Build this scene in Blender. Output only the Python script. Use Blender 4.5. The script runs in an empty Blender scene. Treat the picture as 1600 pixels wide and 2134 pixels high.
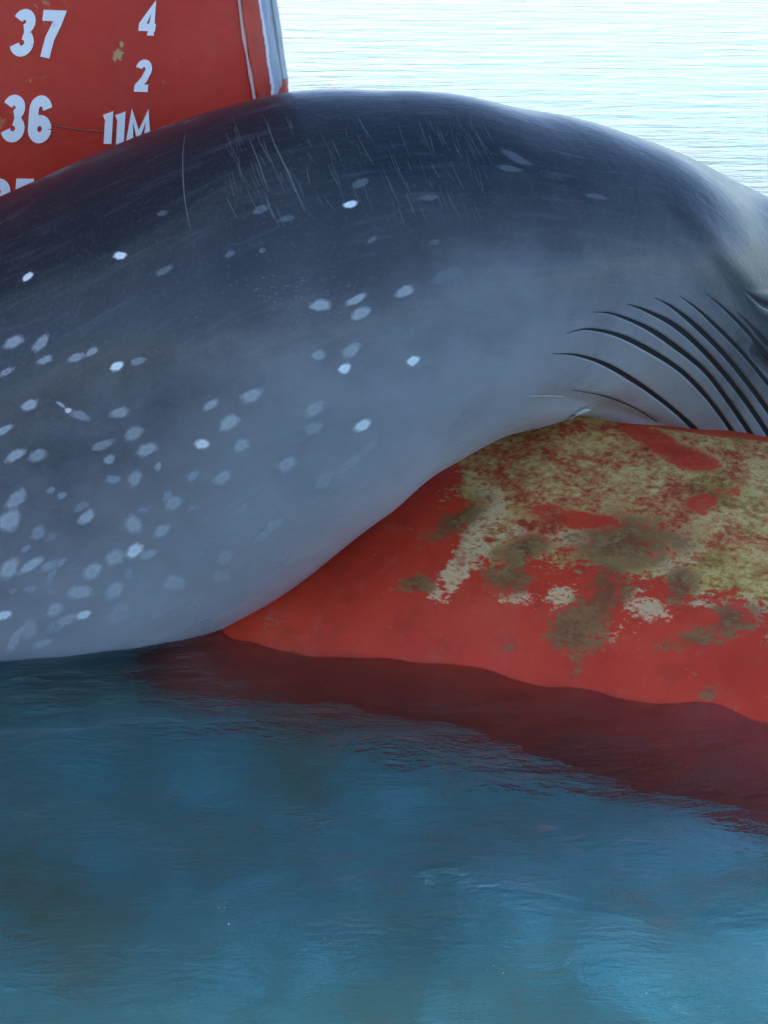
import bpy, math, random
import numpy as np
from mathutils import Vector
from mathutils.bvhtree import BVHTree

random.seed(7)
rng = np.random.default_rng(7)
S = bpy.context.scene
COL = S.collection

# ------------------------------------------------------------------ camera
W0, H0, F = 1600.0, 2134.0, 4800.0
CAM = np.array([0.0, 0.0, 2.8])
PITCH = math.radians(19.0)
cam_d = bpy.data.cameras.new('camera')
cam = bpy.data.objects.new('camera', cam_d)
COL.objects.link(cam)
cam.location = CAM
cam.rotation_euler = (math.pi / 2 - PITCH, 0, 0)
cam_d.sensor_fit = 'VERTICAL'
cam_d.sensor_height = 24.0
cam_d.lens = 24.0 * F / H0
cam_d.clip_start = 0.1
cam_d.clip_end = 9000
S.camera = cam
FWD = np.array([0, math.cos(PITCH), -math.sin(PITCH)])
UP = np.array([0, math.sin(PITCH), math.cos(PITCH)])
RT = np.array([1.0, 0, 0])

# ------------------------------------------------------------------ sky, sun, exposure
SUN_EL, SUN_AZ = math.radians(50), math.radians(-78)      # azimuth from +Y towards +X
world = bpy.data.worlds.new('World')
S.world = world
world.use_nodes = True
wn = world.node_tree
bg = wn.nodes['Background']
sky = wn.nodes.new('ShaderNodeTexSky')
sky.sky_type = 'NISHITA'
sky.sun_disc = False
sky.sun_elevation = SUN_EL
sky.sun_rotation = SUN_AZ
sky.air_density = 0.55
sky.dust_density = 0.4
sky.ozone_density = 1.0
wn.links.new(sky.outputs['Color'], bg.inputs['Color'])
bg.inputs['Strength'].default_value = 0.13
sun_d = bpy.data.lights.new('sun', 'SUN')
sun_d.energy = 2.0
sun_d.angle = math.radians(14)
sun_d.color = (1.0, 0.975, 0.94)
sun = bpy.data.objects.new('sun', sun_d)
COL.objects.link(sun)
sdir = Vector((math.sin(SUN_AZ) * math.cos(SUN_EL), math.cos(SUN_AZ) * math.cos(SUN_EL), math.sin(SUN_EL)))
sun.rotation_euler = (-sdir).to_track_quat('-Z', 'Y').to_euler()
S.view_settings.view_transform = 'Standard'
S.view_settings.look = 'None'
S.view_settings.exposure = 2.0
S.view_settings.gamma = 1.0
S.view_settings.use_curve_mapping = False
S.render.engine = 'CYCLES'
S.cycles.use_denoising = True
S.cycles.max_bounces = 8


# ------------------------------------------------------------------ helpers
def ray(u, v):
    d = FWD + (u - W0 / 2) / F * RT - (v - H0 / 2) / F * UP
    return d / np.linalg.norm(d)


def at_y(u, v, y):
    """The point on the sight line of photograph pixel (u, v) that is y metres ahead."""
    d = ray(u, v)
    return CAM + d * ((y - CAM[1]) / d[1])


def to_px(P):
    q = P - CAM
    z = q @ FWD
    return W0 / 2 + F * (q @ RT) / z, H0 / 2 - F * (q @ UP) / z


def smooth(e0, e1, x):
    t = np.clip((x - e0) / (e1 - e0), 0, 1)
    return t * t * (3 - 2 * t)


def obj(name, me, mat=None, parent=None):
    o = bpy.data.objects.new(name, me)
    COL.objects.link(o)
    if mat is not None:
        me.materials.append(mat)
    if parent is not None:
        o.parent = parent
        o.matrix_parent_inverse = parent.matrix_basis.inverted()
    return o


def mesh_from(name, verts, faces, smooth_shade=True):
    me = bpy.data.meshes.new(name)
    me.from_pydata([tuple(map(float, v)) for v in verts], [], faces)
    me.validate()
    if smooth_shade:
        me.polygons.foreach_set('use_smooth', [True] * len(me.polygons))
    me.update()
    return me


def grid_faces(nr, nc, wrap=False):
    r = np.arange(nr - 1)[:, None]
    c = np.arange(nc if wrap else nc - 1)[None, :]
    c1 = (c + 1) % nc
    a = r * nc + c
    b = r * nc + c1
    return np.stack([a, b, b + nc, a + nc], -1).reshape(-1, 4)


def mesh_np(name, verts, quads):
    me = bpy.data.meshes.new(name)
    me.vertices.add(len(verts))
    me.vertices.foreach_set('co', np.asarray(verts, np.float32).ravel())
    me.loops.add(quads.size)
    me.loops.foreach_set('vertex_index', quads.astype(np.int32).ravel())
    me.polygons.add(len(quads))
    me.polygons.foreach_set('loop_start', (np.arange(len(quads)) * 4).astype(np.int32))
    me.polygons.foreach_set('use_smooth', np.ones(len(quads), bool))
    me.update(calc_edges=True)
    return me


def fattr(me, name, vals):
    a = me.attributes.new(name, 'FLOAT', 'POINT')
    a.data.foreach_set('value', np.asarray(vals, np.float32).ravel())


class NT:
    """Small helper for building node materials."""
    def __init__(s, name):
        s.m = bpy.data.materials.new(name)
        s.m.use_nodes = True
        s.t = s.m.node_tree
        s.bsdf = s.t.nodes['Principled BSDF']
        s.out = s.t.nodes['Material Output']

    def n(s, typ, **kw):
        nd = s.t.nodes.new(typ)
        for k, v in kw.items():
            setattr(nd, k, v)
        return nd

    def link(s, a, b):
        s.t.links.new(a, b)

    def setin(s, sock, v):
        if hasattr(v, 'links') or isinstance(v, bpy.types.NodeSocket):
            s.link(v, sock)
        else:
            sock.default_value = v

    def coord(s, scale=(1, 1, 1), rot=(0, 0, 0), loc=(0, 0, 0)):
        tc = s.n('ShaderNodeTexCoord')
        mp = s.n('ShaderNodeMapping')
        mp.inputs['Scale'].default_value = scale
        mp.inputs['Rotation'].default_value = rot
        mp.inputs['Location'].default_value = loc
        s.link(tc.outputs['Object'], mp.inputs['Vector'])
        return mp.outputs['Vector']

    def noise(s, vec, scale, detail=4, rough=0.55, dist=0.0):
        nd = s.n('ShaderNodeTexNoise')
        s.link(vec, nd.inputs['Vector'])
        nd.inputs['Scale'].default_value = scale
        nd.inputs['Detail'].default_value = detail
        nd.inputs['Roughness'].default_value = rough
        nd.inputs['Distortion'].default_value = dist
        return nd.outputs['Fac']

    def math(s, op, a, b=0.0, c=None, clamp=False):
        nd = s.n('ShaderNodeMath', operation=op, use_clamp=clamp)
        s.setin(nd.inputs[0], a)
        s.setin(nd.inputs[1], b)
        if c is not None:
            s.setin(nd.inputs[2], c)
        return nd.outputs[0]

    def step(s, x, e0, e1):
        nd = s.n('ShaderNodeMapRange', interpolation_type='SMOOTHSTEP')
        s.setin(nd.inputs['Value'], x)
        nd.inputs['From Min'].default_value = e0
        nd.inputs['From Max'].default_value = e1
        return nd.outputs[0]

    def attr(s, name):
        return s.n('ShaderNodeAttribute', attribute_name=name).outputs['Fac']

    def ramp(s, fac, stops):
        nd = s.n('ShaderNodeValToRGB')
        cr = nd.color_ramp
        while len(cr.elements) < len(stops):
            cr.elements.new(0.5)
        for e, (p, c) in zip(cr.elements, stops):
            e.position = p
            e.color = (*c, 1)
        s.setin(nd.inputs[0], fac)
        return nd.outputs[0]

    def mix(s, fac, a, b):
        nd = s.n('ShaderNodeMix', data_type='RGBA')
        s.setin(nd.inputs[0], fac)
        s.setin(nd.inputs[6], (*a, 1) if isinstance(a, tuple) else a)
        s.setin(nd.inputs[7], (*b, 1) if isinstance(b, tuple) else b)
        return nd.outputs[2]

    def bump(s, h, strength, dist, normal=None):
        nd = s.n('ShaderNodeBump')
        s.setin(nd.inputs['Height'], h)
        nd.inputs['Strength'].default_value = strength
        nd.inputs['Distance'].default_value = dist
        if normal is not None:
            s.link(normal, nd.inputs['Normal'])
        return nd.outputs[0]

    def p(s, **kw):
        for k, v in kw.items():
            s.setin(s.bsdf.inputs[k.replace('_', ' ')], v)


# ------------------------------------------------------------------ materials
def mat_water():
    m = NT('harbour_water')
    a = m.noise(m.coord((0.5, 1.3, 1)), 2.6, 3, 0.55, 0.4)
    b = m.noise(m.coord((0.45, 1.5, 1), (0, 0, 0.22)), 11.0, 4, 0.6, 0.3)
    c = m.noise(m.coord((0.5, 1.4, 1), (0, 0, -0.2)), 45.0, 3, 0.6)
    h = m.math('ADD', m.math('MULTIPLY', a, 0.17), m.math('ADD', m.math('MULTIPLY', b, 0.042), m.math('MULTIPLY', c, 0.024)))
    m.p(Base_Color=(0.9, 0.97, 1.0, 1), Roughness=0.04, IOR=1.33, Transmission_Weight=1.0, Normal=m.bump(h, 0.6, 1.0))
    va = m.n('ShaderNodeVolumeAbsorption')
    va.inputs['Color'].default_value = (0.45, 0.75, 0.78, 1)
    va.inputs['Density'].default_value = 1.6
    m.link(va.outputs[0], m.out.inputs['Volume'])
    return m.m


def mat_murk_reflection():
    m = NT('murk_painted_reflection')
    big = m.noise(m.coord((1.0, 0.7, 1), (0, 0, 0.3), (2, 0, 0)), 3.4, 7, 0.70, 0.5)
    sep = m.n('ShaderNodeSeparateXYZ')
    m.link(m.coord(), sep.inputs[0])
    broad_noise = m.noise(m.coord((1, 1, 1), (0, 0, 0), (5, 3, 0)), 0.9, 3, 0.5)
    big = m.math('ADD', big, m.math('ADD', m.math('MULTIPLY', m.math('SUBTRACT', broad_noise, 0.5), 0.12), m.math('MULTIPLY', m.math('MAXIMUM', m.math('MINIMUM', sep.outputs[0], 1.2), -1.2), 0.07)))  # browner to the left, bluer to the right: hull and sky reflections painted in
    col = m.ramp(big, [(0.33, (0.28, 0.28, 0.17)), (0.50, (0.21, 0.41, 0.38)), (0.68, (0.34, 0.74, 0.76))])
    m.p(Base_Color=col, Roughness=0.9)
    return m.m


def red_paint(m, mott=0.30):
    v = m.coord((1, 1, 1))
    n1 = m.noise(v, 2.0, 5, 0.6)
    n2 = m.noise(m.coord((6, 6, 0.8)), 1.6, 5, 0.65)
    n3 = m.noise(v, 60, 3, 0.6)
    c = m.ramp(n1, [(0.3, (0.46, 0.029, 0.010)), (0.55, (0.57, 0.042, 0.014)), (0.75, (0.60, 0.07, 0.03))])
    c = m.mix(m.math('MULTIPLY', m.step(n2, 0.52, 0.72), 0.40), c, (0.50, 0.085, 0.055))
    n4 = m.noise(v, 9, 6, 0.72)
    c = m.mix(m.math('MULTIPLY', m.step(n4, 0.50, 0.68), mott), c, (0.24, 0.03, 0.016))
    c = m.mix(m.math('MULTIPLY', m.step(n3, 0.6, 0.8), 0.25), c, (0.25, 0.02, 0.015))
    return c, n1, n2, n3


def mat_hull():
    m = NT('red_hull_paint')
    c, n1, n2, n3 = red_paint(m, 0.12)
    c = m.mix(0.35, c, (0.56, 0.018, 0.012))
    chips = m.step(m.noise(m.coord((1, 1, 1), loc=(3, 1, 2)), 7, 6, 0.7), 0.64, 0.68)
    c = m.mix(m.math('MULTIPLY', chips, 0.7), c, (0.5, 0.22, 0.10))
    h = m.math('ADD', m.math('MULTIPLY', n1, 0.02), m.math('MULTIPLY', n3, 0.0012))
    m.p(Base_Color=c, Roughness=0.42, Specular_IOR_Level=0.3, Normal=m.bump(h, 0.5, 1.0))
    return m.m


def mat_bulb():
    m = NT('scraped_bulb_paint')
    c, n1, n2, n3 = red_paint(m)
    g = m.attr('growth')
    # fine streaks run along the hull
    rot = (0, 0, math.radians(23))
    vs = m.coord((1.0, 1.0, 2.6), rot)
    st = m.noise(vs, 38, 6, 0.75, 0.25)
    st2 = m.noise(m.coord((1, 1, 1.8), rot, (4, 1, 0)), 8, 6, 0.72, 0.2)
    blot = m.noise(m.coord((1, 1, 1.5), rot, (1, 7, 3)), 2.6, 4, 0.6)
    x = m.math('ADD', m.math('MULTIPLY', m.math('SUBTRACT', st, 0.5), 1.25), m.math('ADD', 0.5, m.math('MULTIPLY', m.math('SUBTRACT', st2, 0.5), 1.3)))
    och = m.ramp(x, [(0.18, (0.17, 0.045, 0.015)), (0.36, (0.46, 0.07, 0.025)), (0.47, (0.47, 0.18, 0.065)), (0.58, (0.52, 0.30, 0.09)), (0.78, (0.70, 0.48, 0.20))])
    oli = m.ramp(x, [(0.2, (0.14, 0.075, 0.02)), (0.45, (0.36, 0.21, 0.045)), (0.75, (0.60, 0.46, 0.13))])
    och = m.mix(m.math('MULTIPLY', m.step(blot, 0.44, 0.60), 0.85), och, oli)
    cov = m.math('ADD', g, m.math('ADD', m.math('MULTIPLY', m.math('SUBTRACT', st, 0.5), 1.4), m.math('MULTIPLY', m.math('SUBTRACT', st2, 0.5), 2.0)))
    cov = m.step(cov, 0.38, 0.62)
    c2 = m.mix(cov, c, och)
    wob = m.math('ADD', m.math('MULTIPLY', m.math('SUBTRACT', st, 0.5), 1.5), m.math('MULTIPLY', m.math('SUBTRACT', st2, 0.5), 2.4))
    for nm, ca, cb, lo, hi in (('cream', (0.42, 0.15, 0.06), (0.66, 0.45, 0.22), 0.40, 0.62), ('dark', (0.14, 0.062, 0.02), (0.23, 0.118, 0.04), 0.34, 0.66), ('bare', (0.50, 0.028, 0.009), (0.56, 0.035, 0.012), 0.36, 0.52)):
        mk = m.step(m.math('ADD', m.attr(nm), wob if nm != 'bare' else m.math('MULTIPLY', wob, 0.85)), lo, hi)
        c2 = m.mix(m.math('MULTIPLY', mk, 0.9), c2, m.mix(m.step(x, 0.35, 0.65), ca, cb))
    speck = m.step(m.noise(m.coord((1, 1, 1.6)), 18, 5, 0.7), 0.63, 0.70)
    c2 = m.mix(m.math('MULTIPLY', speck, 0.6), c2, (0.13, 0.055, 0.03))
    h = m.math('ADD', m.math('MULTIPLY', cov, 0.003), m.math('MULTIPLY', st, 0.003))
    m.p(Base_Color=c2, Roughness=m.math('ADD', m.math('MULTIPLY', cov, 0.25), 0.50), Specular_IOR_Level=0.25, Normal=m.bump(h, 0.6, 1.0))
    return m.m


def mat_patch(name, col_a, col_b, scale, edge=0.35, rough=0.7):
    """A worn patch on a surface: ragged edge from noise, opacity from the object's own colour alpha."""
    m = NT(name)
    r = m.attr('radius')
    v = m.coord()
    n = m.noise(v, scale, 5, 0.7)
    x = m.math('ADD', r, m.math('MULTIPLY', m.math('SUBTRACT', n, 0.5), edge * 4.5))
    a = m.math('SUBTRACT', 1.0, m.step(x, 0.70 - edge * 0.5, 0.70 + edge * 0.5))
    info = m.n('ShaderNodeObjectInfo')
    a = m.math('MULTIPLY', a, info.outputs['Alpha'])
    c = m.mix(m.noise(v, scale * 1.7, 4, 0.6), col_a, col_b)
    m.p(Base_Color=c, Roughness=rough, Alpha=a)
    return m.m


def mat_scar():
    m = NT('healed_bite_scar')
    r = m.attr('radius')
    v = m.coord()
    n = m.noise(v, 70, 5, 0.7)
    x = m.math('ADD', r, m.math('MULTIPLY', m.math('SUBTRACT', n, 0.5), 0.8))
    a = m.math('SUBTRACT', 1.0, m.step(x, 0.40, 1.0))
    rim = m.math('SUBTRACT', 1.0, m.math('MULTIPLY', m.math('SUBTRACT', 1.0, m.step(r, 0.1, 0.6)), 0.14))
    info = m.n('ShaderNodeObjectInfo')
    a = m.math('MULTIPLY', m.math('MULTIPLY', a, rim), info.outputs['Alpha'])
    m.p(Base_Color=info.outputs['Color'], Roughness=0.4, Alpha=a)
    return m.m


def mat_skin():
    m = NT('wet_whale_skin')
    b = m.attr('belly')
    v = m.coord()
    n1 = m.noise(v, 1.6, 4, 0.55, 0.4)
    n2 = m.noise(v, 6, 5, 0.6)
    n3 = m.noise(v, 90, 3, 0.6)
    x = m.math('ADD', b, m.math('ADD', m.math('MULTIPLY', m.math('SUBTRACT', n1, 0.5), 0.24), m.math('MULTIPLY', m.math('SUBTRACT', n2, 0.5), 0.12)))
    c = m.ramp(x, [(0.0, (0.012, 0.019, 0.025)), (0.30, (0.016, 0.025, 0.031)), (0.49, (0.068, 0.072, 0.080)), (0.66, (0.222, 0.224, 0.234)), (1.0, (0.50, 0.505, 0.525))])
    c = m.mix(m.math('MULTIPLY', m.step(n3, 0.5, 0.8), 0.12), c, (0.3, 0.3, 0.32))
    cmb = m.n('ShaderNodeCombineXYZ')
    m.link(m.math('MULTIPLY', m.attr('along'), 2.2), cmb.inputs[0])
    m.link(m.math('MULTIPLY', m.attr('around'), 16.0), cmb.inputs[1])
    wr = m.noise(cmb.outputs[0], 1.0, 5, 0.65, 0.6)
    wr2 = m.noise(cmb.outputs[0], 4.0, 3, 0.6, 0.4)
    c = m.mix(m.math('MULTIPLY', m.step(wr, 0.5, 0.75), 0.10), c, (0.26, 0.28, 0.31))
    c = m.mix(m.math('MULTIPLY', m.step(wr2, 0.56, 0.75), 0.08), c, (0.03, 0.035, 0.045))
    h = m.math('ADD', m.math('ADD', m.math('MULTIPLY', n2, 0.010), m.math('MULTIPLY', n3, 0.0004)), m.math('ADD', m.math('MULTIPLY', wr, 0.003), m.math('MULTIPLY', wr2, 0.0010)))
    m.p(Base_Color=c, Roughness=m.math('ADD', m.math('MULTIPLY', m.math('ADD', n2, wr), 0.14), 0.16), IOR=1.33, Specular_IOR_Level=0.22, Coat_Weight=0.09, Coat_Roughness=0.08, Normal=m.bump(h, 0.5, 1.0))
    return m.m


def mat_plain(name, col, rough=0.5, var=0.15, scale=20):
    m = NT(name)
    n = m.noise(m.coord(), scale, 4, 0.65)
    lo = tuple(x * (1 - var) for x in col)
    hi = tuple(min(1, x * (1 + var)) for x in col)
    m.p(Base_Color=m.mix(n, lo, hi), Roughness=rough)
    return m.m


def mat_mark():
    m = NT('white_mark_paint')
    n = m.noise(m.coord(), 28, 5, 0.7)
    c = m.mix(m.step(n, 0.62, 0.74), (0.88, 0.83, 0.78), (0.75, 0.50, 0.44))
    m.p(Base_Color=c, Roughness=0.5)
    return m.m


def mat_stem():
    m = NT('scraped_stem_paint')
    c, n1, n2, n3 = red_paint(m)
    a = m.attr('across')
    nn = m.noise(m.coord((1, 1, 1)), 30, 5, 0.75)
    x = m.math('ADD', a, m.math('MULTIPLY', m.math('SUBTRACT', nn, 0.5), 0.10))
    steel = m.ramp(m.noise(m.coord((8, 8, 1)), 6, 4, 0.6), [(0.3, (0.28, 0.30, 0.33)), (0.7, (0.46, 0.48, 0.52))])
    c = m.mix(m.math('MULTIPLY', m.step(n2, 0.4, 0.7), 0.4), c, (0.55, 0.2, 0.18))
    c = m.mix(m.step(x, 0.47, 0.49), c, (0.78, 0.74, 0.72))
    c = m.mix(m.step(x, 0.53, 0.56), c, steel)
    c = m.mix(m.step(a, 0.80, 0.83), c, (0.10, 0.10, 0.11))
    c = m.mix(m.step(a, 0.89, 0.92), c, steel)
    m.p(Base_Color=c, Roughness=0.42)
    return m.m


M_WATER, M_HULL, M_BULB, M_SKIN, M_SCAR = mat_water(), mat_hull(), mat_bulb(), mat_skin(), mat_scar()
M_MARK, M_STEM = mat_mark(), mat_stem()
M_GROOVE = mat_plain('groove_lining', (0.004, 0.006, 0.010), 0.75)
M_SCRATCH = mat_plain('pale_scratch', (0.13, 0.15, 0.16), 0.45)
M_WELD = mat_plain('worn_weld_bead', (0.62, 0.42, 0.36), 0.5, 0.3, 60)
M_CHIP = mat_patch('paint_chip', (0.62, 0.40, 0.16), (0.55, 0.24, 0.10), 60)
M_FLAKE = mat_plain('pale_flake', (0.42, 0.40, 0.37), 0.5)

# ------------------------------------------------------------------ water
def axis_steps(lo, hi, fine, far):
    xs = [lo]
    while xs[-1] < hi:
        xs.append(xs[-1] + fine)
    a, st = [], fine
    x = lo
    while x > -far:
        st *= 1.12
        x -= st
        a.append(x)
    b, st = [], fine
    x = xs[-1]
    while x < far:
        st *= 1.12
        x += st
        b.append(x)
    return np.array(a[::-1] + xs + b)


wx = axis_steps(-2.2, 2.2, 0.018, 3500)
wy = axis_steps(3.6, 11.0, 0.018, 3500)
X, Y = np.meshgrid(wx, wy)
Z = np.zeros_like(X)
dx = np.gradient(wx)[None, :]
dy = np.gradient(wy)[:, None]
step = np.maximum(dx, dy)
for i in range(46):
    lam = 0.10 * (14 ** rng.random())
    th = math.radians(90) + rng.normal(0, 0.55)
    k = 2 * math.pi / lam
    amp = 0.0060 * lam ** 1.0
    ok = np.clip((lam / step - 4) / 4, 0, 1)
    Z += ok * amp * np.sin(k * (X * math.cos(th) + Y * math.sin(th)) + rng.random() * 6.28)
me = mesh_np('water', np.stack([X, Y, Z], -1).reshape(-1, 3), grid_faces(*X.shape))
water = obj('water', me, M_WATER)
water['kind'] = 'structure'
# added sheet for the cloudy water body; hull and sky reflections painted into its colour
bed = obj('murk_reflection_layer', mesh_from('murk_reflection_layer', [(-3600, -3600, -0.34), (3600, -3600, -0.34), (3600, 3600, -0.34), (-3600, 3600, -0.34)], [(0, 1, 2, 3)], False), mat_murk_reflection())
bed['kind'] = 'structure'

# ------------------------------------------------------------------ ship
STEM = np.array([-0.356, 8.16])
D = np.array([0.919, -0.395]); D /= np.linalg.norm(D)      # forward along the keel
P = np.array([-D[1], D[0]])                                  # to port, away from the camera


def ship_pt(s, w, z):
    """s forward of the stem, w out to starboard (towards the camera), z above the water."""
    q = STEM + D * s - P * w
    return (q[0], q[1], z)


def stem_s(z):
    return -0.015 - 0.15 * (z - 1.7) + 0.02 * max(0, 1.7 - z) ** 2


ship = bpy.data.objects.new('ship', None)
COL.objects.link(ship)
ship.location = (STEM[0], STEM[1], 0)
ship['label'] = 'red ship bow with white draught marks and scraped bulb under the whale'
ship['category'] = 'ship'

ALPHA = math.tan(math.radians(24.5))


def hull_w(s, z):
    base = 0.075 + ALPHA * s
    fl = 1.0 + 0.10 * (z - 1.5) if z > 1.5 else 1.0 + 0.32 * (z - 1.5)
    fl = max(fl, 0.35)
    w = base * fl + (0.03 * s * max(0, z - 2.5))
    return 9 * math.tanh(w / 9)


ss = np.concatenate([np.linspace(0, 3, 61), np.linspace(3.2, 40, 60)])
zs = np.concatenate([np.linspace(-4, 0.6, 20), np.linspace(0.7, 2.6, 60), np.linspace(2.8, 11, 30)])
for_side = []
V = []
for z in zs:
    for s in ss[::-1]:
        V.append(ship_pt(stem_s(z) - 0.06 - s, hull_w(s, z), z))
    for s in ss:
        V.append(ship_pt(stem_s(z) - 0.06 - s, -hull_w(s, z), z))
nc = 2 * len(ss)
q = grid_faces(len(zs), nc)
me = mesh_np('hull', np.array(V), q)
hull = obj('hull', me, M_HULL, ship)
# deck and stern close the hull
n0 = (len(zs) - 1) * nc
cap_v = [V[n0 + i] for i in range(nc)]
obj('deck', mesh_from('deck', cap_v, [(i, i + 1, nc - 2 - i, nc - 1 - i) for i in range(nc // 2 - 1)], False), mat_plain('deck_paint', (0.2, 0.06, 0.05), 0.6), ship)

# stem bar: rounded section swept down the stem line
sec = [(-0.075, 0.088), (-0.055, 0.090), (-0.03, 0.088), (-0.005, 0.082), (0.015, 0.072), (0.032, 0.058), (0.044, 0.042), (0.052, 0.022), (0.054, 0.0)]
sec = [(-0.075 + (a + 0.075) * 0.62, b) for a, b in sec]
sec = sec + [(a, -b) for a, b in sec[-2::-1]]
zz = np.linspace(1.585, 11, 240)
zz = np.concatenate([[1.50], zz])
V, A = [], []
for j, z in enumerate(zz):
    sc = 0.82 if j == 0 else 1.0
    for i, (a, b) in enumerate(sec):
        dent = 0.0025 * math.sin(z * 9 + i) + 0.0015 * math.sin(z * 31 + 2 * i)
        V.append(ship_pt(stem_s(z) + a * sc - (0.02 if j == 0 else 0) + dent, b * sc, z))
        A.append(min(1, i / 9.0))
me = mesh_np('stem_bar', np.array(V), grid_faces(len(zz), len(sec)))
fattr(me, 'across', A)
obj('stem_bar', me, M_STEM, ship)
# lower stem runs on down to the bulb
V = []
for z in np.linspace(-1, 1.6, 30):
    for a in np.linspace(math.pi / 2, -math.pi / 2, 11):
        V.append(ship_pt(stem_s(z) - 0.05 + 0.06 * math.cos(a), 0.06 * math.sin(a), z))
obj('lower_stem', mesh_np('lower_stem', np.array(V), grid_faces(30, 11)), M_HULL, ship)


def tube(pts, rad, n=6):
    pts = [Vector(p) for p in pts]
    V, Fc = [], []
    for i, p in enumerate(pts):
        t = (pts[min(i + 1, len(pts) - 1)] - pts[max(i - 1, 0)]).normalized()
        a = t.orthogonal().normalized()
        b = t.cross(a)
        r = rad[i] if hasattr(rad, '__len__') else rad
        for k in range(n):
            V.append(p + (a * math.cos(6.2832 * k / n) + b * math.sin(6.2832 * k / n)) * r)
    for i in range(len(pts) - 1):
        for k in range(n):
            k1 = (k + 1) % n
            Fc.append((i * n + k, i * n + k1, (i + 1) * n + k1, (i + 1) * n + k))
    return V, Fc


zl = np.linspace(1.45, 11, 160)
pts = [ship_pt(stem_s(z) - 0.078 + 0.0025 * math.sin(z * 17), 0.091, z) for z in zl]
obj('weld_bead', mesh_from('weld_bead', *tube(pts, [0.006 + 0.002 * math.sin(z * 40) for z in zl])), M_WELD, ship)

# bulb
B_TOP, B_ZC, B_A, B_RZ = 0.54, -0.75, 1.487, 1.29
sb = np.concatenate([np.linspace(-1.2, 3.0, 260), 3.0 + 2.2 * np.sin(np.linspace(0, math.pi / 2, 60)[1:])])
ph = np.linspace(-math.pi, math.pi, 361)[:-1] * 1.0
ph = np.sort(np.concatenate([np.linspace(-math.pi, -0.2 * math.pi, 60, endpoint=False), np.linspace(-0.2 * math.pi, 0.6 * math.pi, 300, endpoint=False), np.linspace(0.6 * math.pi, math.pi, 40, endpoint=False)]))
V = []
for s in sb:
    k = 1.0 if s <= 3.0 else max(0.001, math.sqrt(max(0, 1 - ((s - 3.0) / 2.2) ** 2)))
    aft = 0.3 + 0.7 * float(smooth(-0.7, 0.42, s))
    tb = float(1 - smooth(0.1, 0.95, s))
    rz = B_RZ + 0.085 - 0.28 * tb - 0.29 * max(0, s - 1.2)                       # the bulb dips into a neck where it meets the stem
    av = 1.21 / math.sqrt(1 - (B_ZC / max(rz, 1.0)) ** 2)
    for f in ph:
        wob = 0.003 * math.sin(3 * s + 2 * f) + 0.002 * math.sin(5.3 * s - 3 * f)
        V.append(ship_pt(s, (av * aft + wob) * (1 + 0.012 * max(0, s - 1.15)) * k * math.sin(f), B_ZC + (rz + wob) * k * math.cos(f)))
bulb_v = np.array(V)
bulb_q = grid_faces(len(sb), len(ph), True)
me = mesh_np('bulbous_bow', bulb_v, bulb_q)
uu, vv = to_px(bulb_v)
# where fouling covers the bulb: from the ridge down to an uneven lower limit
lim = np.interp(uu, [850, 950, 1050, 1200, 1300, 1450, 1600, 1900], [1030, 1190, 1240, 1240, 1270, 1310, 1330, 1400])
grow = 1 - smooth(-170, 40, vv - lim)
grow = np.maximum(grow * smooth(820, 1100, uu + (vv - 950) * 0.25), 0)
fattr(me, 'growth', grow * 0.95)
def field(ells):
    """Soft patches given as u, v, half length, half width, angle, weight."""
    f = np.zeros(len(uu))
    for (u, v, a, b, deg, al) in ells:
        c_, s_ = math.cos(math.radians(deg)), math.sin(math.radians(deg))
        x_ = ((uu - u) * c_ - (vv - v) * s_) / a
        y_ = ((uu - u) * s_ + (vv - v) * c_) / b
        f = np.maximum(f, np.clip(1.15 - 0.65 * np.hypot(x_, y_), 0, 1) * al)
    return f


fattr(me, 'dark', field([(1195, 1312, 56, 40, 30, 1.0), (1255, 1235, 48, 70, -20, 0.9), (1300, 1130, 110, 58, 5, 0.85),
                         (1095, 1140, 60, 28, 22, 0.85), (1065, 1208, 50, 34, 10, 0.8), (868, 1215, 32, 17, -5, 1.0),
                         (1415, 1215, 40, 36, 50, 0.8), (1525, 1290, 60, 34, 10, 0.8), (1440, 1335, 80, 26, 0, 0.7),
                         (945, 1085, 70, 28, 35, 0.85), (1475, 1445, 24, 13, 20, 0.8), (1205, 1385, 22, 40, 0, 0.55), (1065, 1350, 40, 12, 10, 0.65)]))
fattr(me, 'cream', field([(978, 1142, 100, 28, 57, 1.0), (1190, 1120, 75, 15, -8, 0.9), (1310, 1140, 38, 13, 0, 1.0), (1080, 1110, 60, 20, 20, 0.7),
                          (1170, 1240, 60, 24, 20, 0.62), (1070, 1245, 60, 20, 0, 0.6), (1400, 1190, 60, 40, 20, 0.6), (1330, 1280, 60, 50, 0, 0.6),
                          (1560, 1270, 60, 40, 0, 0.55), (1480, 1250, 50, 24, 0, 0.6), (1015, 1030, 40, 20, 20, 0.6)]))
fattr(me, 'bare', field([(1320, 893, 44, 17, -33, 1.0), (1375, 925, 46, 20, -28, 1.0), (1435, 955, 54, 20, -18, 1.0), (1205, 1085, 90, 16, -4, 0.85), (1470, 1040, 60, 22, 20, 0.75), (1140, 1060, 50, 12, 0, 0.6), (1450, 893, 190, 8, -8, 1.0)]))
bulb = obj('bulbous_bow', me, M_BULB, ship)
bulb_bvh = BVHTree.FromPolygons([tuple(v) for v in bulb_v.tolist()], bulb_q.tolist())

# draught marks: strokes of the stencil, laid on the hull plates
def hull_point(u, v):
    o, d = Vector(CAM), Vector(ray(u, v))
    return hull_bvh.ray_cast(o, d)


hv = np.empty(len(hull.data.vertices) * 3)
hull.data.vertices.foreach_get('co', hv)
hull_bvh = BVHTree.FromPolygons([tuple(v) for v in hv.reshape(-1, 3).tolist()], q.tolist())


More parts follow.
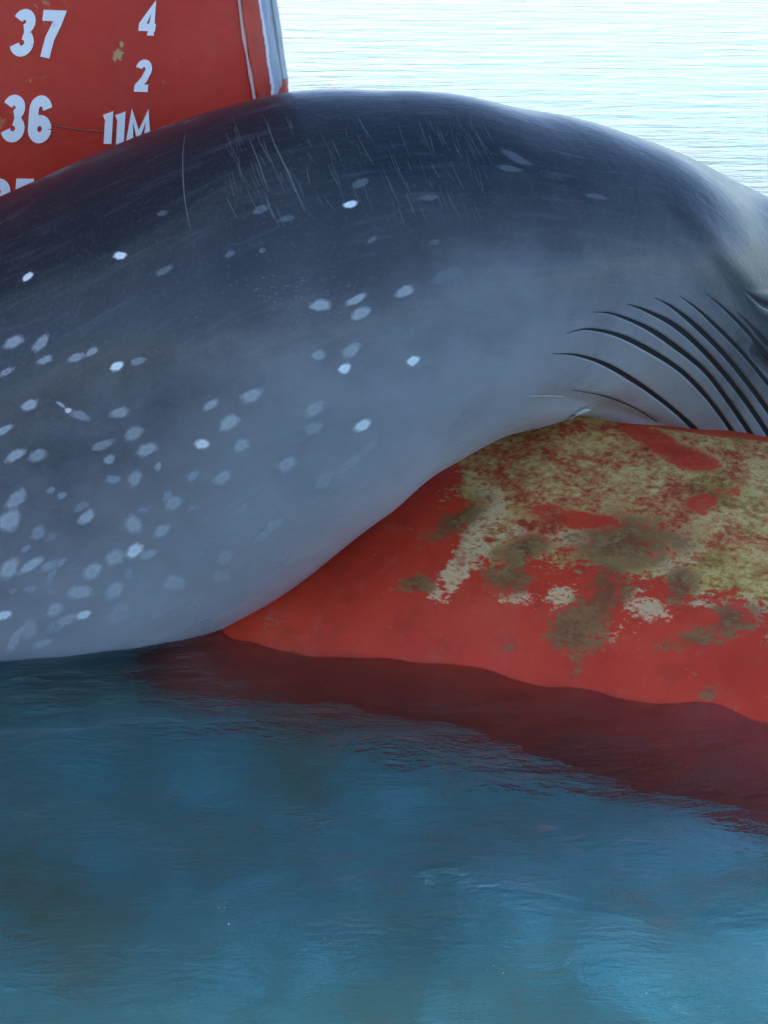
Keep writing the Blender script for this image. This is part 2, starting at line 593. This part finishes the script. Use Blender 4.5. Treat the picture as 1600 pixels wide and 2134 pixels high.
def arc(cx, cy, rx, ry, a0, a1, n=14):
    return [(cx + rx * math.cos(math.radians(a)), cy + ry * math.sin(math.radians(a))) for a in np.linspace(a0, a1, n)]


# glyphs in a box 0..1 high, stroke centre lines; y up
GL = {
    '3': (0.62, [arc(0.26, 0.73, 0.16, 0.16, 160, -85), arc(0.26, 0.29, 0.18, 0.18, 85, -165)]),
    '7': (0.62, [[(0.03, 0.89), (0.45, 0.89), (0.40, 0.72), (0.27, 0.40), (0.21, 0.0)]]),
    '6': (0.62, [[(0.43, 0.72)] + arc(0.26, 0.70, 0.165, 0.19, 20, 175) + [(0.09, 0.5), (0.09, 0.32)], arc(0.265, 0.29, 0.175, 0.185, 0, 360, 22)]),
    '5': (0.62, [[(0.45, 0.89), (0.12, 0.89), (0.10, 0.52)] + arc(0.24, 0.30, 0.19, 0.20, 120, -165)]),
    '4': (0.62, [[(0.36, 0.0), (0.36, 0.90), (0.05, 0.34), (0.05, 0.25), (0.50, 0.25)]]),
    '2': (0.62, [arc(0.26, 0.70, 0.17, 0.185, 170, -20) + [(0.30, 0.38), (0.10, 0.15), (0.10, 0.105), (0.47, 0.105)]]),
    '1': (0.34, [[(0.02, 0.80), (0.16, 0.86), (0.17, 0.0)]]),
    'M': (0.80, [[(0.09, 0.0), (0.12, 0.92), (0.34, 0.25), (0.56, 0.92), (0.61, 0.0)]]),
}


def stroke(poly, hw):
    """Ribbon either side of a centre line."""
    p = np.array(poly)
    # resample
    seg = np.r_[0, np.cumsum(np.linalg.norm(np.diff(p, axis=0), axis=1))]
    out_l, out_r = [], []
    for i in range(len(p)):
        t0 = p[i] - p[i - 1] if i else p[1] - p[0]
        t1 = p[i + 1] - p[i] if i < len(p) - 1 else t0
        t0 = t0 / np.linalg.norm(t0)
        t1 = t1 / np.linalg.norm(t1)
        t = t0 + t1
        t = t / max(np.linalg.norm(t), 1e-6)
        c = max(0.55, abs(t @ t0))
        n = np.array([-t[1], t[0]]) / c
        out_l.append(p[i] + n * hw)
        out_r.append(p[i] - n * hw)
    return np.array(out_l), np.array(out_r)


def draught_mark(text, u, v, h_px, w_scale, hw, tilt, label):
    """u, v: lower left corner of the first character on the photograph, h_px its height there."""
    V, Fc = [], []
    x0 = 0.0
    ct, st = math.cos(tilt), math.sin(tilt)
    layer = 0
    for ch in text:
        adv, strokes = GL[ch]
        for sl in strokes:
            p = np.array(sl)
            # densify so the ribbon follows the plating
            l, r = stroke(sl, hw)
            for side in (0, 1):
                pass
            b0 = len(V)
            for a, b in zip(l, r):
                for lift in (0.0045 + layer * 0.0004, -0.004):
                    for (gx, gy) in (a, b):
                        X_ = (x0 + 0.04 + gx * 0.93) * h_px * w_scale
                        Y_ = gy * h_px
                        px = u + X_ * ct + Y_ * st
                        py = v - (Y_ * ct - X_ * st * 0.35)
                        loc, nor, _, _ = hull_point(px, py)
                        V.append(loc + nor * (lift if nor.y < 0 else -lift))
            n = len(l)
            for i in range(n - 1):
                a = b0 + i * 4
                e = a + 4
                Fc += [(a, a + 1, e + 1, e), (a, e, e + 2, a + 2), (a + 1, a + 3, e + 3, e + 1)]
            Fc += [(b0, b0 + 2, b0 + 3, b0 + 1), (b0 + 4 * (n - 1), b0 + 4 * n - 3, b0 + 4 * n - 1, b0 + 4 * n - 2)]
            layer += 1
        x0 += adv
    o = obj('draught_mark', mesh_from('draught_mark', V, Fc, False), M_MARK, ship)
    o['label'] = label
    return o


draught_mark('37', 17, 116, 99, 0.92, 0.115, 0.13, 'white number 37')
draught_mark('36', 0, 295, 98, 0.92, 0.115, 0.07, 'white number 36')
draught_mark('35', -28, 470, 98, 0.92, 0.115, 0.03, 'white number 35 half hidden by the whale')
draught_mark('4', 289, 73, 68, 0.98, 0.115, 0.12, 'white number 4')
draught_mark('2', 278, 190, 67, 0.95, 0.115, 0.10, 'white number 2')
draught_mark('11M', 210, 299, 66, 1.14, 0.115, 0.07, 'white mark 11M cut off by the whale')


def patch_mesh(cast, u, v, a, b, ang, lift, n_r=5, n_t=22, rough=0.12):
    """A patch lying on a surface: elongated outline (a, b half sizes in photograph pixels)."""
    V, R = [], []
    ph = [random.random() * 6.28 for _ in range(3)]
    ca, sa = math.cos(ang), math.sin(ang)

    def put(x, y, r):
        loc, nor, _, _ = cast(u + x * ca + y * sa, v - x * sa + y * ca)
        if loc is None:
            return False
        if nor.dot(Vector(ray(u, v))) > 0:
            nor = -nor
        V.append(loc + nor * lift)
        R.append(r)
        return True
    if not put(0, 0, 0):
        return None
    for i in range(1, n_r + 1):
        r = i / n_r
        for k in range(n_t):
            t = 6.2832 * k / n_t
            w = 1 + rough * (math.sin(2 * t + ph[0]) + 0.7 * math.sin(3 * t + ph[1]) + 0.5 * math.sin(5 * t + ph[2]))
            if not put(a * r * w * math.cos(t), b * r * w * math.sin(t), r):
                return None
    Fc = [(0, 1 + k, 1 + (k + 1) % n_t) for k in range(n_t)]
    for i in range(n_r - 1):
        for k in range(n_t):
            k1 = (k + 1) % n_t
            Fc.append((1 + i * n_t + k, 1 + (i + 1) * n_t + k, 1 + (i + 1) * n_t + k1, 1 + i * n_t + k1))
    return V, R, Fc


def patch(name, mat, cast, parent, u, v, a, b, deg, color, lift=0.0015, rough=0.12, n_t=22):
    r = patch_mesh(cast, u, v, a, b, math.radians(deg), lift, rough=rough, n_t=n_t)
    if r is None:
        return None
    V, R, Fc = r
    me = mesh_from(name, V, Fc)
    fattr(me, 'radius', R)
    o = obj(name, me, mat, parent)
    o.color = color
    return o


def bulb_cast(u, v):
    return bulb_bvh.ray_cast(Vector(CAM), Vector(ray(u, v)))


for (u, v, a, b, deg) in [(246, 114, 9, 16, -12), (254, 92, 5, 7, 0)]:
    patch('paint_chip', M_CHIP, hull_point, ship, u, v, a * 1.3, b * 1.3, deg, (1, 1, 1, 0.9), 0.002, 0.15)
seam = []
for u in np.linspace(112, 330, 30):
    loc, nor, _, _ = hull_point(u, 262 + 16 * (u - 112) / 218 + 5 * math.sin((u - 112) / 55))
    seam.append(loc)
obj('seam_bead', mesh_from('seam_bead', *tube(seam, 0.0035)), mat_plain('seam_paint', (0.30, 0.05, 0.03), 0.5), ship)

# ------------------------------------------------------------------ whale
KEYS = [  # photograph u, v of the body axis, metres ahead, half height, half depth
    (-1500, 1560, 6.60, 0.10, 0.08),
    (-1100, 1480, 6.75, 0.36, 0.34),
    (-600, 1310, 7.30, 0.60, 0.56),
    (-190, 1090, 7.36, 0.755, 0.64),
    (225, 874, 7.26, 0.795, 0.66),
    (595, 668, 7.02, 0.702, 0.62),
    (850, 583, 7.06, 0.594, 0.58),
    (1065, 563, 7.26, 0.507, 0.54),
    (1250, 575, 7.58, 0.483, 0.53),
    (1400, 655, 7.97, 0.515, 0.54),
    (1535, 755, 8.12, 0.535, 0.52),
    (1670, 900, 8.26, 0.520, 0.50),
    (1810, 1090, 8.36, 0.42, 0.40),
    (1920, 1290, 8.40, 0.06, 0.06),
]
cen = np.array([at_y(k[0], k[1], k[2]) for k in KEYS])
rad = np.array([k[3:] for k in KEYS])
ctl = np.hstack([cen, rad])


def catmull(C, t):
    i = np.clip(t.astype(int), 0, len(C) - 2)
    f = (t - i)[:, None]
    p0 = C[np.clip(i - 1, 0, len(C) - 1)]
    p1, p2 = C[i], C[i + 1]
    p3 = C[np.clip(i + 2, 0, len(C) - 1)]
    return 0.5 * ((2 * p1) + (-p0 + p2) * f + (2 * p0 - 5 * p1 + 4 * p2 - p3) * f ** 2 + (-p0 + 3 * p1 - 3 * p2 + p3) * f ** 3)


tt = np.concatenate([np.linspace(0, 2.6, 60, endpoint=False), np.linspace(2.6, 6.5, 260, endpoint=False), np.linspace(6.5, 11.5, 420, endpoint=False), np.linspace(11.5, 13, 50)])
C = catmull(ctl, tt)
ctr, rN, rB = C[:, :3], np.maximum(C[:, 3], 0.02), np.maximum(C[:, 4], 0.02)
tan = np.gradient(ctr, axis=0)
tan /= np.linalg.norm(tan, axis=1)[:, None]
look = ctr - CAM
look /= np.linalg.norm(look, axis=1)[:, None]
N = np.cross(look, tan)
N = -N if N[len(N) // 2] @ UP < 0 else N
N /= np.linalg.norm(N, axis=1)[:, None]
# smooth the frame
for _ in range(30):
    N[1:-1] = (N[:-2] + N[1:-1] + N[2:]) / 3
N -= (N * tan).sum(1)[:, None] * tan
N /= np.linalg.norm(N, axis=1)[:, None]
Bv = np.cross(tan, N)
if Bv[len(Bv) // 2] @ FWD > 0:
    Bv = -Bv                                  # Bv points towards the camera
NPHI = 620
# phi = 0 on the back silhouette, 90 deg towards the camera, 180 underside; finer on the near side
f0 = np.linspace(-15, 200, 500, endpoint=False)
f1 = np.linspace(200, 345, 120, endpoint=False)
phi = np.radians(np.concatenate([f0, f1]))
cosf, sinf = np.cos(phi), np.sin(phi)
base = ctr[:, None, :] + N[:, None, :] * (rN[:, None] * cosf)[..., None] + Bv[:, None, :] * (rB[:, None] * sinf)[..., None]
nrm = N[:, None, :] * (cosf[None, :] * rB[:, None])[..., None] + Bv[:, None, :] * (sinf[None, :] * rN[:, None])[..., None]
nrm /= np.linalg.norm(nrm, axis=2)[..., None]
# slow unevenness of a heavy body
T_, F_ = np.meshgrid(tt, phi, indexing='ij')
und = 0.006 * np.sin(2.1 * T_ + 1.7 * np.sin(F_)) + 0.004 * np.sin(3.7 * T_ - 2.0 * F_) + 0.0025 * np.sin(7 * T_ + 3 * F_)
base = base + nrm * und[..., None]
nv = base.reshape(-1, 3).copy()
nn = nrm.reshape(-1, 3)
wq = grid_faces(len(tt), len(phi), True)
if True:
    e = nv[wq[len(wq) // 2]]
    fn = np.cross(e[1] - e[0], e[2] - e[1])
    if fn @ nn[wq[len(wq) // 2][0]] < 0:
        wq = wq[:, ::-1].copy()
whale_bvh = BVHTree.FromPolygons([tuple(v) for v in nv.tolist()], wq.tolist())


def whale_cast(u, v):
    return whale_bvh.ray_cast(Vector(CAM), Vector(ray(u, v)))


def curve_px(pts, n=60):
    p = np.array(pts, float)
    t = np.linspace(0, len(p) - 1, n)
    return catmull(p, np.minimum(t, len(p) - 1.0001))


def on_whale(pts, n=60):
    out, nor = [], []
    for u, v in curve_px(pts, n):
        loc, no, _, _ = whale_cast(u, v)
        if loc is None:
            continue
        if no.dot(Vector(ray(u, v))) > 0:
            no = -no
        out.append(np.array(loc))
        nor.append(np.array(no))
    return np.array(out), np.array(nor)


# pleats of the throat: (points, half width in metres)
GROOVES = [
    ([(1150, 737), (1200, 740), (1260, 760), (1320, 795), (1370, 830), (1425, 875), (1480, 930)], 0.010),
    ([(1180, 694), (1225, 686), (1290, 700), (1360, 735), (1420, 775), (1470, 825), (1515, 885), (1550, 940)], 0.011),
    ([(1235, 650), (1280, 655), (1350, 685), (1410, 725), (1470, 775), (1520, 840), (1560, 900), (1590, 950)], 0.012),
    ([(1305, 633), (1340, 645), (1400, 675), (1450, 715), (1510, 780), (1560, 845), (1610, 920)], 0.012),
    ([(1362, 620), (1400, 640), (1450, 680), (1510, 740), (1570, 815), (1620, 885)], 0.010),
    ([(1415, 617), (1450, 642), (1500, 688), (1550, 740), (1600, 800), (1650, 860)], 0.007),
    ([(1190, 812), (1260, 826), (1320, 850), (1370, 880)], 0.002),
    ([(1470, 612), (1510, 645), (1560, 695), (1610, 755), (1660, 820)], 0.006),
    ([(1535, 650), (1575, 690), (1620, 740), (1660, 790)], 0.006),
    ([(1545, 605), (1580, 630), (1620, 650), (1680, 700)], 0.010),
]
gcurves = [(*on_whale(p, 90), w * 1.0) for p, w in GROOVES]


def dist_to(curve, V):
    best = np.full(len(V), 9.0)
    par = np.zeros(len(V))
    n = len(curve)
    for i in range(n - 1):
        a, d = curve[i], curve[i + 1] - curve[i]
        t = np.clip(((V - a) @ d) / (d @ d + 1e-12), 0, 1)
        dd = np.linalg.norm(V - a - t[:, None] * d, axis=1)
        m_ = dd < best
        best[m_] = dd[m_]
        par[m_] = (i + t[m_]) / (n - 1)
    return best, par


pu, pv = to_px(nv)
near = np.where((pu > 1100) & (pu < 1760) & (pv > 380) & (pv < 1000) & ((nn @ FWD) < 0.15))[0]
sub = nv[near]
off = np.zeros(len(near))
cover = np.zeros(len(near))
for cv, cn, w in gcurves:
    d, t = dist_to(cv, sub)
    wt = w * smooth(0.0, 0.45, t) * 1.0 + 0.001
    off = np.minimum(off, -1.3 * wt * np.exp(-(d / (wt * 0.7)) ** 2))
    off += 0.30 * wt * np.exp(-((d - 2.6 * wt) / (1.5 * wt)) ** 2)
# folds of skin above the pleats
for pts, w, dep in [([(1330, 380), (1420, 470), (1500, 570), (1560, 660), (1600, 740), (1640, 800)], 0.04, -0.004),
                    ([(1400, 410), (1490, 510), (1560, 590), (1620, 660)], 0.06, 0.008),
                    ([(1560, 720), (1600, 765), (1660, 800)], 0.02, -0.02),
                    ([(1100, 825), (1250, 850), (1400, 900)], 0.05, -0.012)]:
    cv, cn = on_whale(pts, 60)
    d, t = dist_to(cv, sub)
    off += dep * np.exp(-(d / w) ** 2) * smooth(0, 0.3, t)
nv[near] += nn[near] * off[:, None]
# the body flattens where it bears on the bulb
q2 = nv - np.array([STEM[0], STEM[1], 0])
ms = q2[:, 0] * D[0] + q2[:, 1] * D[1]
mw = -(q2[:, 0] * P[0] + q2[:, 1] * P[1])
val = np.sqrt((mw / B_A) ** 2 + ((nv[:, 2] - B_ZC) / B_RZ) ** 2)
inside = (val < 1.0) & (ms < 3.0) & (ms > -1.2)
me = mesh_np('body', nv, wq)
belly = (1 - np.cos(np.clip(phi, 0, math.pi))) / 2
bel = np.broadcast_to(np.where((phi > math.pi) | (phi < 0), np.where(phi < 0, 0.0, np.clip((2 * math.pi - phi) / math.pi, 0, 1)), np.clip(phi / math.pi, 0, 1))[None, :], T_.shape).copy()
bel = bel * 1.05 + (0.0 * smooth(6.0, 8.5, T_))
fattr(me, 'belly', bel.ravel())
fattr(me, 'along', T_.ravel())
fattr(me, 'around', F_.ravel())
whale = bpy.data.objects.new('whale', None)
COL.objects.link(whale)
whale.location = (float(ctr[len(ctr) // 2][0]), float(ctr[len(ctr) // 2][1]), 0.0)
whale['label'] = 'dark grey whale with pale oval scars draped over the red bulb'
whale['category'] = 'whale'
obj('body', me, M_SKIN, whale)
whale_bvh2 = BVHTree.FromPolygons([tuple(v) for v in nv.tolist()], wq.tolist())


def skin_cast(u, v):
    return whale_bvh2.ray_cast(Vector(CAM), Vector(ray(u, v)))


# dark lining in each pleat
for cv, cn, w in gcurves:
    V, Fc = [], []
    n = len(cv)
    for i in range(n):
        tg = cv[min(i + 1, n - 1)] - cv[max(i - 1, 0)]
        tg /= np.linalg.norm(tg) + 1e-9
        sd = np.cross(tg, cn[i])
        t = i / (n - 1)
        ww = (w * float(smooth(0.0, 0.45, t)) + 0.001)
        for k in (-1, -0.35, 0.35, 1):
            V.append(cv[i] + sd * ww * 0.9 * k + cn[i] * (0.0006 - ww * (0.62 - 0.22 * abs(k)) * float(smooth(0.02, 0.25, t))))
    for i in range(n - 1):
        for k in range(3):
            a = i * 4 + k
            Fc.append((a, a + 1, a + 5, a + 4))
    obj('throat_groove', mesh_from('throat_groove', V, Fc), M_GROOVE, whale)

# oval scars: u, v, half length, half width, angle, brightness
SC = [
    (730, 426, 17, 8, 12, 1.0), (251, 533, 15, 9, 5, 1.0), (59, 577, 15, 7, 35, .75), (544, 437, 20, 9, 25, .35), (597, 456, 18, 8, 12, .3),
    (752, 382, 22, 9, 18, .3), (895, 412, 20, 7, 3, .25), (343, 564, 24, 8, 25, .4), (480, 530, 13, 7, 25, .4), (547, 522, 9, 6, 20, .35),
    (775, 500, 13, 6, 40, .3), (905, 505, 13, 6, 10, .2), (340, 445, 14, 6, 20, .15),
    (668, 636, 25, 13, 12, .5), (742, 624, 26, 9, 25, .4), (752, 653, 24, 13, 28, .5), (842, 608, 24, 12, 18, .4), (930, 574, 42, 16, 22, .35),
    (30, 713, 24, 13, 25, .35), (86, 716, 24, 12, 45, .4), (95, 750, 20, 8, 30, .4), (160, 745, 22, 9, 25, .35), (192, 733, 17, 8, 40, .35),
    (245, 763, 17, 9, 30, 1.0), (288, 753, 18, 9, 20, .3), (15, 775, 20, 7, 30, .3), (664, 740, 18, 11, 25, .5), (731, 731, 24, 15, 30, .4),
    (718, 768, 16, 11, 25, 1.0), (860, 752, 16, 11, 38, 1.0), (63, 844, 22, 11, 32, .5), (250, 860, 23, 12, 20, .45), (440, 844, 20, 10, 30, .45),
    (524, 825, 29, 14, 28, .5), (478, 881, 28, 14, 30, .55), (655, 852, 26, 15, 35, .45), (755, 886, 22, 12, 28, 1.0), (280, 903, 23, 14, 40, .4),
    (10, 896, 22, 9, 30, .5), (421, 925, 18, 11, 5, 1.0), (504, 928, 21, 13, 20, .5), (306, 937, 26, 14, 22, .5), (215, 927, 27, 10, 15, .35),
    (652, 893, 22, 14, 35, .25), (33, 949, 28, 10, 30, .5), (80, 949, 24, 13, 20, .45), (229, 957, 14, 10, 40, .4), (598, 968, 23, 16, 38, .5),
    (282, 997, 19, 14, 60, .55), (464, 995, 24, 14, 30, .6), (675, 1002, 28, 15, 35, .4), (730, 965, 40, 12, 40, .3), (770, 930, 30, 9, 42, .25),
    (362, 1048, 24, 15, 38, .55), (181, 1077, 24, 12, 38, .6), (35, 1040, 30, 16, 35, .4), (20, 1085, 30, 22, 30, .4), (279, 1093, 20, 20, 20, .45),
    (338, 1106, 22, 13, 30, .5), (570, 1095, 28, 14, 40, .4), (545, 1118, 22, 11, 40, .25), (281, 1147, 23, 14, 42, 1.0), (240, 1161, 24, 17, 40, .4),
    (310, 1155, 22, 10, 15, .45), (193, 1190, 26, 16, 30, .55), (470, 1160, 24, 15, 20, .4), (462, 1200, 24, 18, 15, .3), (575, 1162, 20, 16, 15, .18),
    (365, 1215, 28, 20, 10, .4), (167, 1234, 30, 16, 15, .5), (240, 1230, 28, 15, 32, .5), (115, 1270, 22, 14, 35, .45), (175, 1281, 20, 9, 25, .9),
    (140, 1292, 26, 12, 25, .4), (250, 1278, 34, 22, 25, .35), (8, 1282, 20, 10, 10, .9), (60, 1310, 30, 18, 55, .4), (405, 1265, 26, 14, 20, .2),
    (425, 1285, 20, 10, 35, .3), (65, 1178, 34, 11, 30, .5), (20, 1185, 28, 18, 60, .45), (30, 1335, 30, 12, 60, .35), (90, 1340, 24, 9, 15, .35),
    (500, 1245, 30, 12, 30, .15), (330, 972, 7, 12, -30, .35), (1075, 330, 40, 9, -25, .2), (1060, 352, 30, 7, -10, .15), (1240, 410, 26, 7, -10, .12),
]
for (u, v, a, b, deg, br) in SC:
    bright = br > 0.7
    al = min(0.95, (0.30 + 0.58 * br) * random.uniform(0.75, 1.05)) if not bright else 0.95
    c = (0.80, 0.82, 0.82) if bright else (0.48 + 0.16 * br, 0.51 + 0.16 * br, 0.53 + 0.17 * br)
    if v > 1050 and not bright:
        c = tuple(x + 0.10 for x in c)
    if v < 600 and not bright:
        c = (0.22, 0.25, 0.27)
    patch('scar', M_SCAR, skin_cast, whale, u, v, a * 1.15, b * 1.2, deg + random.gauss(0, 4), (*c, al), 0.0012 + 0.00005 * (u % 9), 0.04 if bright else 0.06)

for _ in range(34):
    u, v = random.uniform(0, 430), random.uniform(985, 1320)
    L = random.uniform(12, 24)
    patch('scar', M_SCAR, skin_cast, whale, u, v, L, L * random.uniform(0.4, 0.75), random.gauss(32, 16), (0.5, 0.56, 0.62, random.uniform(0.2, 0.5)), 0.0010 + 0.00004 * (_ % 9), 0.12)

# flakes of loose skin and one hanging parasite
for (pts, w0) in [([(1168, 884), (1190, 868), (1212, 856), (1228, 852)], 0.006), ([(1095, 825), (1130, 824), (1174, 825)], 0.0016)]:
    cv, cn = on_whale(pts, 14)
    if len(cv) > 3:
        rr = [w0 * (0.35 + max(0.0, math.sin(math.pi * i / (len(cv) - 1))) ** 0.6) for i in range(len(cv))]
        obj('skin_flake', mesh_from('skin_flake', *tube(cv + cn * 0.002, rr)), M_FLAKE, whale)
patch('scar', M_SCAR, skin_cast, whale, 143, 855, 9, 8, 0, (0.7, 0.66, 0.68, 0.95), 0.002)
patch('scar', M_SCAR, skin_cast, whale, 168, 866, 26, 14, -15, (0.4, 0.42, 0.45, 0.6), 0.0012)
patch('scar', M_SCAR, skin_cast, whale, 128, 843, 12, 5, -35, (0.5, 0.5, 0.52, 0.7), 0.0012)

# hair-fine scratches: far too many to pick apart, one mesh
V, Fc = [], []


def ribbon(pts, w):
    cv, cn = on_whale(pts, 16)
    if len(cv) < 4:
        return
    b0 = len(V)
    n = len(cv)
    for i in range(n):
        tg = cv[min(i + 1, n - 1)] - cv[max(i - 1, 0)]
        sd = np.cross(tg, cn[i])
        sd /= np.linalg.norm(sd) + 1e-9
        ww = w * (0.25 + 0.75 * math.sin(math.pi * (i + 0.5) / n))
        V.append(cv[i] + sd * ww + cn[i] * 0.0012)
        V.append(cv[i] - sd * ww + cn[i] * 0.0012)
    for i in range(n - 1):
        a = b0 + 2 * i
        Fc.append((a, a + 1, a + 3, a + 2))


ribbon([(388, 270), (382, 320), (383, 380), (388, 430), (398, 480)], 0.0016)
ribbon([(556, 255), (572, 300), (596, 350), (618, 400), (636, 442)], 0.0016)
ribbon([(520, 290), (540, 340), (560, 400)], 0.0012)
for _ in range(110):
    u, v = random.uniform(470, 1010), random.uniform(235, 430)
    L = random.uniform(20, 75)
    k = random.gauss(0.42, 0.14)
    ribbon([(u, v), (u + L * k * 0.45, v + L * 0.5), (u + L * k, v + L)], random.uniform(0.0003, 0.0008))
for _ in range(60):
    u, v = random.gauss(600, 90), random.gauss(620, 22)
    ribbon([(u, v), (u + 2, v - 1), (u + 4, v - 1), (u + 5, v)], random.uniform(0.0006, 0.0016))
o = obj('fine_scratches', mesh_from('fine_scratches', V, Fc), M_SCRATCH, whale)
o['kind'] = 'stuff'
